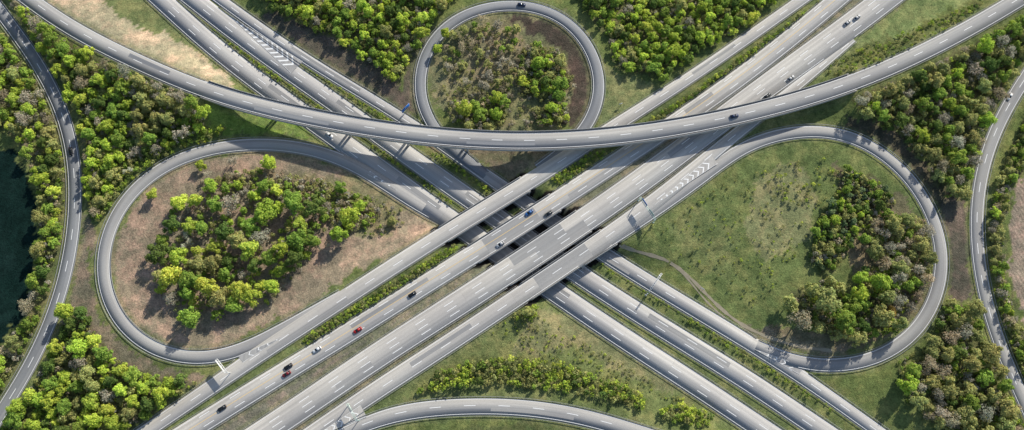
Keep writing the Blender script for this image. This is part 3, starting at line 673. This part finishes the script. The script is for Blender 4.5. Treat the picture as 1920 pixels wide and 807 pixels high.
singles = [(505, 307, 5, "bright"), (287, 365, 3.8, "lime"), (376, 310, 3.8, "bright"), (438, 303, 3.4, "grey"), (630, 345, 5.2, "olive"), (640, 355, 4, "mid"), (676, 388, 4.4, "bright"),
           (735, 415, 3.2, "olive"), (655, 408, 6.8, "bright"), (495, 400, 8.2, "bright"), (320, 520, 7.6, "lime"), (425, 515, 6, "mid"), (870, 205, 6, "lime"), (1180, 125, 4, "bright"), (1648, 385, 4, "dark"),
           (1550, 565, 8, "olive"), (1580, 600, 7.4, "mid"), (1650, 595, 7, "olive"), (1670, 585, 3, "rust"), (1650, 530, 7.6, "bright"), (350, 440, 2.8, "blossom"), (357, 455, 2.4, "blossom"),
           (345, 463, 2.0, "blossom"), (245, 318, 2.2, "blossom"), (235, 322, 1.8, "blossom"), (452, 438, 2.0, "blossom"), (765, 92, 3.0, "grey"), (1520, 545, 5, "olive"), (820, 92, 3.8, "bright"), (835, 65, 3.4, "bright"), (870, 60, 3.8, "olive"),
           (930, 215, 4.6, "bright"), (1050, 160, 5.4, "mid"), (1010, 120, 5, "bright"), (1035, 205, 4, "bright"), (990, 585, 3.8, "olive")]
for a, b, r_, c in singles:
    q = G2W(a, b, 3.0); z = float(hgt(q[0], q[1])); q = G2W(a, b, z+r_*0.9)
    trees = [t for t in trees if math.hypot(t[0]-q[0], t[1]-q[1]) > 0.62*(t[2]+r_)]; trees.append((q[0], q[1], r_, c, 1))
def inframe(t):
    a, b = W2G(t[0], t[1], 5); return -10 < a < 1930 and -10 < b < 817
order = sorted(range(len(trees)), key=lambda i: -(trees[i][2]+(10 if len(trees[i]) > 4 else 0)) if inframe(trees[i]) else 0)
ind = [trees[i] for i in order[:300]]; rest = [trees[i] for i in order[300:]]
for k, t in enumerate(ind):
    x, y, r_, pc = t[:4]; e = bpy.data.objects.new("tree", None); COL.objects.link(e)
    e.location = (x, y, float(hgt(x, y))-0.1); s = r_; e.scale = (s*random.uniform(.85, 1.15), s, s*random.uniform(.85, 1.25)); e.rotation_euler = (0, 0, random.uniform(0, 6.28)); e.empty_display_size = 0.3
    e["label"] = LBL[pc]; e["category"] = "tree"; e["group"] = "broadleaf trees of the interchange woods"
    v = random.uniform(.8, 1.2); c = PALC[pc]
    o = link("crown", random.choice(PROBM if pc in THIN else PROM), e); o.color = (c[0]*v*random.uniform(.9, 1.08), c[1]*v, c[2]*v, 1)
    link("trunk", random.choice(TRM), e)
def joined(name, items, pros, prosb, colscale=1.0, **props):
    Vs = []; Fs = []; Cs = []; n = 0
    for t in items:
        x, y, r_, pc = t[:4]; pl_ = prosb if pc in THIN else pros; V, Fc, C = pl_[rng.integers(len(pl_))]
        a = rng.uniform(0, 6.28); ca, sa = math.cos(a), math.sin(a); s = np.array([r_*rng.uniform(.85, 1.15), r_*rng.uniform(.9, 1.1), r_*rng.uniform(.75, 1.3)])
        v = V*s; v = np.stack([v[:, 0]*ca-v[:, 1]*sa+x, v[:, 0]*sa+v[:, 1]*ca+y, v[:, 2]+float(hgt(x, y))-0.2*r_], -1)
        Vs.append(v); Fs.append(Fc+n); n += len(v); Cs.append(C*np.array(PALC[pc])*rng.uniform(.78, 1.22)*colscale)
    o = link(name, crown_mesh(name, np.concatenate(Vs), np.concatenate(Fs), np.concatenate(Cs)), **props); o.color = (1, 1, 1, 1); return o
joined("woodland", rest, PROL, PROLB, kind="stuff", label="dense mass of smaller spring green woodland trees", category="woodland")
shrubs = []
for poly, tries, r0, r1, pal in SHRUB: scatter(poly, tries, r0, r1, pal, shrubs, 0.5, 0.5)
joined("undergrowth", shrubs, PROS, PROS, colscale=0.8, kind="stuff", label="low green shrubs and hedges on verges and medians", category="shrubs")

# ------------------------------------------------------------------ cars
def bevelled(name, Q, mat, bev=0.06):
    me = Q.mesh(name, [mat]); import bmesh
    bm = bmesh.new(); bm.from_mesh(me); bmesh.ops.remove_doubles(bm, verts=bm.verts, dist=1e-4)
    bmesh.ops.recalc_face_normals(bm, faces=bm.faces)
    bmesh.ops.bevel(bm, geom=[e for e in bm.edges if e.is_manifold and e.calc_face_angle(0) > 0.3], offset=bev, segments=2, affect='EDGES', clamp_overlap=True)
    bm.to_mesh(me); bm.free(); return me
def loft(sections):
    Q = Quads(); V = []
    for x, wb, wt, z0, z1 in sections: V += [(x, -wb, z0), (x, wb, z0), (x, wt, z1), (x, -wt, z1)]
    Fc = []
    for i in range(len(sections)-1):
        for k in range(4): a = i*4+k; b = i*4+(k+1) % 4; Fc.append([a, b, b+4, a+4])
    e = (len(sections)-1)*4; Fc += [[0, 3, 2, 1], [e, e+1, e+2, e+3]]; Q.add(V, Fc); return Q
body_q = [(-2.25, .78, .72, .35, .78), (-2.05, .88, .82, .28, .98), (-1.2, .90, .84, .25, 1.0), (0.9, .90, .84, .25, .98), (1.7, .88, .80, .27, .86), (2.15, .82, .70, .3, .72), (2.28, .70, .6, .36, .6)]
glass_q = [(-1.85, .78, .74, .95, 1.0), (-1.35, .79, .62, .95, 1.40), (0.1, .79, .62, .95, 1.42), (1.0, .78, .74, .95, 1.0)]
roof_q = [(-1.35, .60, .56, 1.40, 1.45), (-.6, .61, .58, 1.41, 1.49), (0.12, .60, .56, 1.42, 1.46)]
def wheel_mesh():
    Q = Quads(); a = np.linspace(0, 2*math.pi, 16, endpoint=False); rr = [(.0, -.09), (.2, -.1), (.32, -.1), (.32, .1), (.2, .1), (0.0, .09)]
    V = np.concatenate([np.stack([r_*np.cos(a), 0*a+y, r_*np.sin(a)], -1) for r_, y in rr]); k = np.arange(16)
    Q.add(V, np.concatenate([np.stack([k+j*16, (k+1) % 16+j*16, (k+1) % 16+j*16+16, k+j*16+16], -1) for j in range(5)])); return Q.mesh("wheel", [M_tyre])
WH = wheel_mesh(); GL = bevelled("window", loft(glass_q), M_glass, .04)
HL = Quads(); HL.box((0, 0, 0), (.12, .34, .14)); HL = bevelled("headlight", HL, M_lamp, .03); TL = Quads(); TL.box((0, 0, 0), (.08, .3, .16)); TL = bevelled("tail_light", TL, M_tail, .02)
MB = {}
def bodies(cn, c):
    if cn in MB: return MB[cn]
    m = simple("car_paint_"+cn, c, 0.25, 0.0, 0.03)
    m.node_tree.nodes["Principled BSDF"].inputs["Coat Weight"].default_value = 0.6
    MB[cn] = (bevelled("body", loft(body_q), m, .08), bevelled("roof", loft(roof_q), m, .02)); return MB[cn]
PC = {"black": (.012, .012, .015), "dark grey": (.05, .055, .06), "white": (.78, .78, .76), "silver": (.42, .43, .44), "blue": (.03, .12, .33), "red": (.42, .015, .015), "dark red": (.18, .015, .02), "dark blue": (.02, .035, .09)}
def car(px, py, key, flip, cn):
    r = RD[key]; g = G2W(px, py, 6.0); k = int(np.argmin(np.linalg.norm(r['p'][:, :2]-g[:2], axis=1))); g = G2W(px, py, float(r['p'][k, 2]))
    k = int(np.argmin(np.linalg.norm(r['p'][:, :2]-g[:2], axis=1)))
    e = bpy.data.objects.new("car", None); COL.objects.link(e); e.empty_display_size = .3
    e.location = (g[0], g[1], r['p'][k, 2]+r['zo']+0.02); e.rotation_euler = (0, 0, math.atan2(r['t'][k, 1], r['t'][k, 0])+(math.pi if flip else 0))
    e.scale = (1.1, 1.1, 1.05)
    e["label"] = f"{cn} passenger car driving on the " + ("flyover" if key == 'B' else "motorway" if key[0] in "CE" else "ramp road"); e["category"] = "car"; e["group"] = "vehicles driving through the interchange"
    b, rf = bodies(cn, PC[cn]); link("body", b, e); link("window", GL, e); link("roof", rf, e)
    for x in (-1.4, 1.4):
        for y in (-.84, .84): o = link("wheel", WH, e); o.location = (x, y, .32)
    for y in (-.58, .58):
        o = link("headlight", HL, e); o.location = (2.2, y, .62); o = link("tail_light", TL, e); o.location = (-2.22, y*1.1, .72)
for c in [(978, 10, 'G', False, "dark blue"), (1376, 219, 'B', False, "dark blue"), (1438, 181, 'E3', False, "dark grey"), (1482, 148, 'E3', False, "silver"), (1606, 34, 'E3', False, "silver"), (1588, 44, 'E3', False, "silver"),
          (992, 400, 'E2', True, "blue"), (1028, 402, 'E2', True, "dark grey"), (938, 459, 'E2', True, "silver"), (773, 553, 'E2', True, "black"), (671, 620, 'E2', True, "red"), (595, 656, 'E2', True, "white"),
          (541, 688, 'E2', True, "black"), (538, 702, 'E2', True, "dark red"), (417, 766, 'E2', True, "black"), (618, 254, 'C1', False, "white"), (1892, 182, 'I', False, "white"), (134, 285, 'A', False, "black")]: car(*c)

# ------------------------------------------------------------------ gantries and signs
def gantry(pa, pb, z, name, label, panels, mat, facing=1, H=6.5, both=True):
    a = G2W(*pa, z+H); b = G2W(*pb, z+H); d = b[:2]-a[:2]; L = float(np.linalg.norm(d)); ang = math.atan2(d[1], d[0])
    e = bpy.data.objects.new(name, None); COL.objects.link(e); zb = float(hgt(a[0], a[1])); zz0 = min(z, max(zb, z-1)); e.location = (a[0], a[1], zz0); e.rotation_euler = (0, 0, ang); e["label"] = label; e["category"] = "sign gantry"
    H = H+z-zz0
    Q = Quads()
    for yy in (-.4, .4):
        for zz in (H-.4, H+.4): Q.box((L/2, yy, zz), (L, .14, .14))
    n = max(3, int(L/1.4))
    for k in range(n+1):
        x = L*k/n*.98+.01*L
        Q.box((x, 0, H+.41), (.09, .66, .09)); Q.box((x, 0, H-.41), (.09, .66, .09)); Q.box((x, -.4, H), (.09, .09, .66)); Q.box((x, .4, H), (.09, .09, .66))
    link("beam", Q.mesh("beam", [mat]), e)
    for x in ((0.2, L-.2) if both else (L-.2,)):
        Q = Quads(); Q.box((x, 0, (H-.5)/2-.5), (.3, .4, H+.4)); Q.box((x, 0, 0), (.8, 1.0, .3)); link("post", Q.mesh("post", [mat]), e)
    for x0, x1, m in panels:
        Q = Quads(); Q.box(((x0+x1)/2*L, facing*.6, H+.2), ((x1-x0)*L, .08, 2.4)); pn = link("sign_panel", Q.mesh("sign_panel", [m]), e)
        if m is not M_blue: continue
        Q = Quads(); cx = (x0+x1)/2*L; hwid = (x1-x0)*L/2-.12; y = facing*.66
        for zz in (H+.2-1.1, H+.2+1.1): Q.box((cx, y, zz), (hwid*2, .02, .1))
        for xx in (-hwid, hwid): Q.box((cx+xx, y, H+.2), (.1, .02, 2.1))
        Q.box((cx, y, H-.2), (.22, .02, 1.0)); Q.box((cx+.25, y, H+.4), (.6, .02, .2)); Q.box((cx-.25, y, H+.1), (.6, .02, .2))
        link("arrow_marking", Q.mesh("arrow_marking", [M_signw]), pn)
gantry((1200, 370), (1229, 413), 6, "sign_gantry", "pale green lattice gantry with blue panel over the collector road", [(.08, .40, M_blue), (.55, .85, M_green)], M_green, 1)
gantry((1214, 551), (1241, 513), 0, "sign_gantry", "pale grey lattice gantry over the lower collector road", [], M_pale, 1)
gantry((650, 757), (669, 789), 6, "sign_gantry", "pale green painted gantry at the exit ramp split", [(.1, .45, M_green)], M_green, 1)
gantry((406, 674), (425, 699), 6, "sign_gantry", "white sign gantry arm at the ramp nose", [(.02, .98, M_signw)], M_signw, -1, 6.0, False)
def board(px, py, z, ang, wd, ht, mat, label, base=2.0):
    g = G2W(px, py, z+base+ht/2); e = bpy.data.objects.new("road_sign", None); COL.objects.link(e); gz = float(hgt(g[0], g[1])); e.location = (g[0], g[1], gz); e.rotation_euler = (0, 0, ang); e["label"] = label; e["category"] = "road sign"
    Q = Quads(); Q.box((0, 0, base+ht/2), (wd, .08, ht)); p = link("sign_panel", Q.mesh("sign_panel", [mat]), e)
    for x in (-wd*.35, wd*.35): Q = Quads(); Q.box((x, .12, (base+ht)/2-.25), (.15, .15, base+ht+.5)); link("post", Q.mesh("post", [M_steel]), e)
    if mat is M_blue:
        Q = Quads()
        for zz in (.12, ht-.12): Q.box((0, -.05, base+zz), (wd-.2, .02, .12))
        for xx in (-wd/2+.12, wd/2-.12): Q.box((xx, -.05, base+ht/2), (.12, .02, ht-.3))
        Q.box((0, -.05, base+ht*.45), (.25, .02, ht*.5)); Q.box((.5, -.05, base+ht*.65), (.9, .02, .22)); link("arrow_marking", Q.mesh("arrow_marking", [M_signw]), p)
    return e
board(760, 202, 1, math.radians(48), 6.5, 4.2, M_blue, "blue motorway direction board with white arrow beside the exit lane")
board(1163, 197, 4, math.radians(20), 2.0, 1.4, M_signw, "small white sign on the grass near the circular ramp")
board(1318, 541, 1, math.radians(-30), 2.0, 1.4, M_signw, "small white sign beside the meadow")
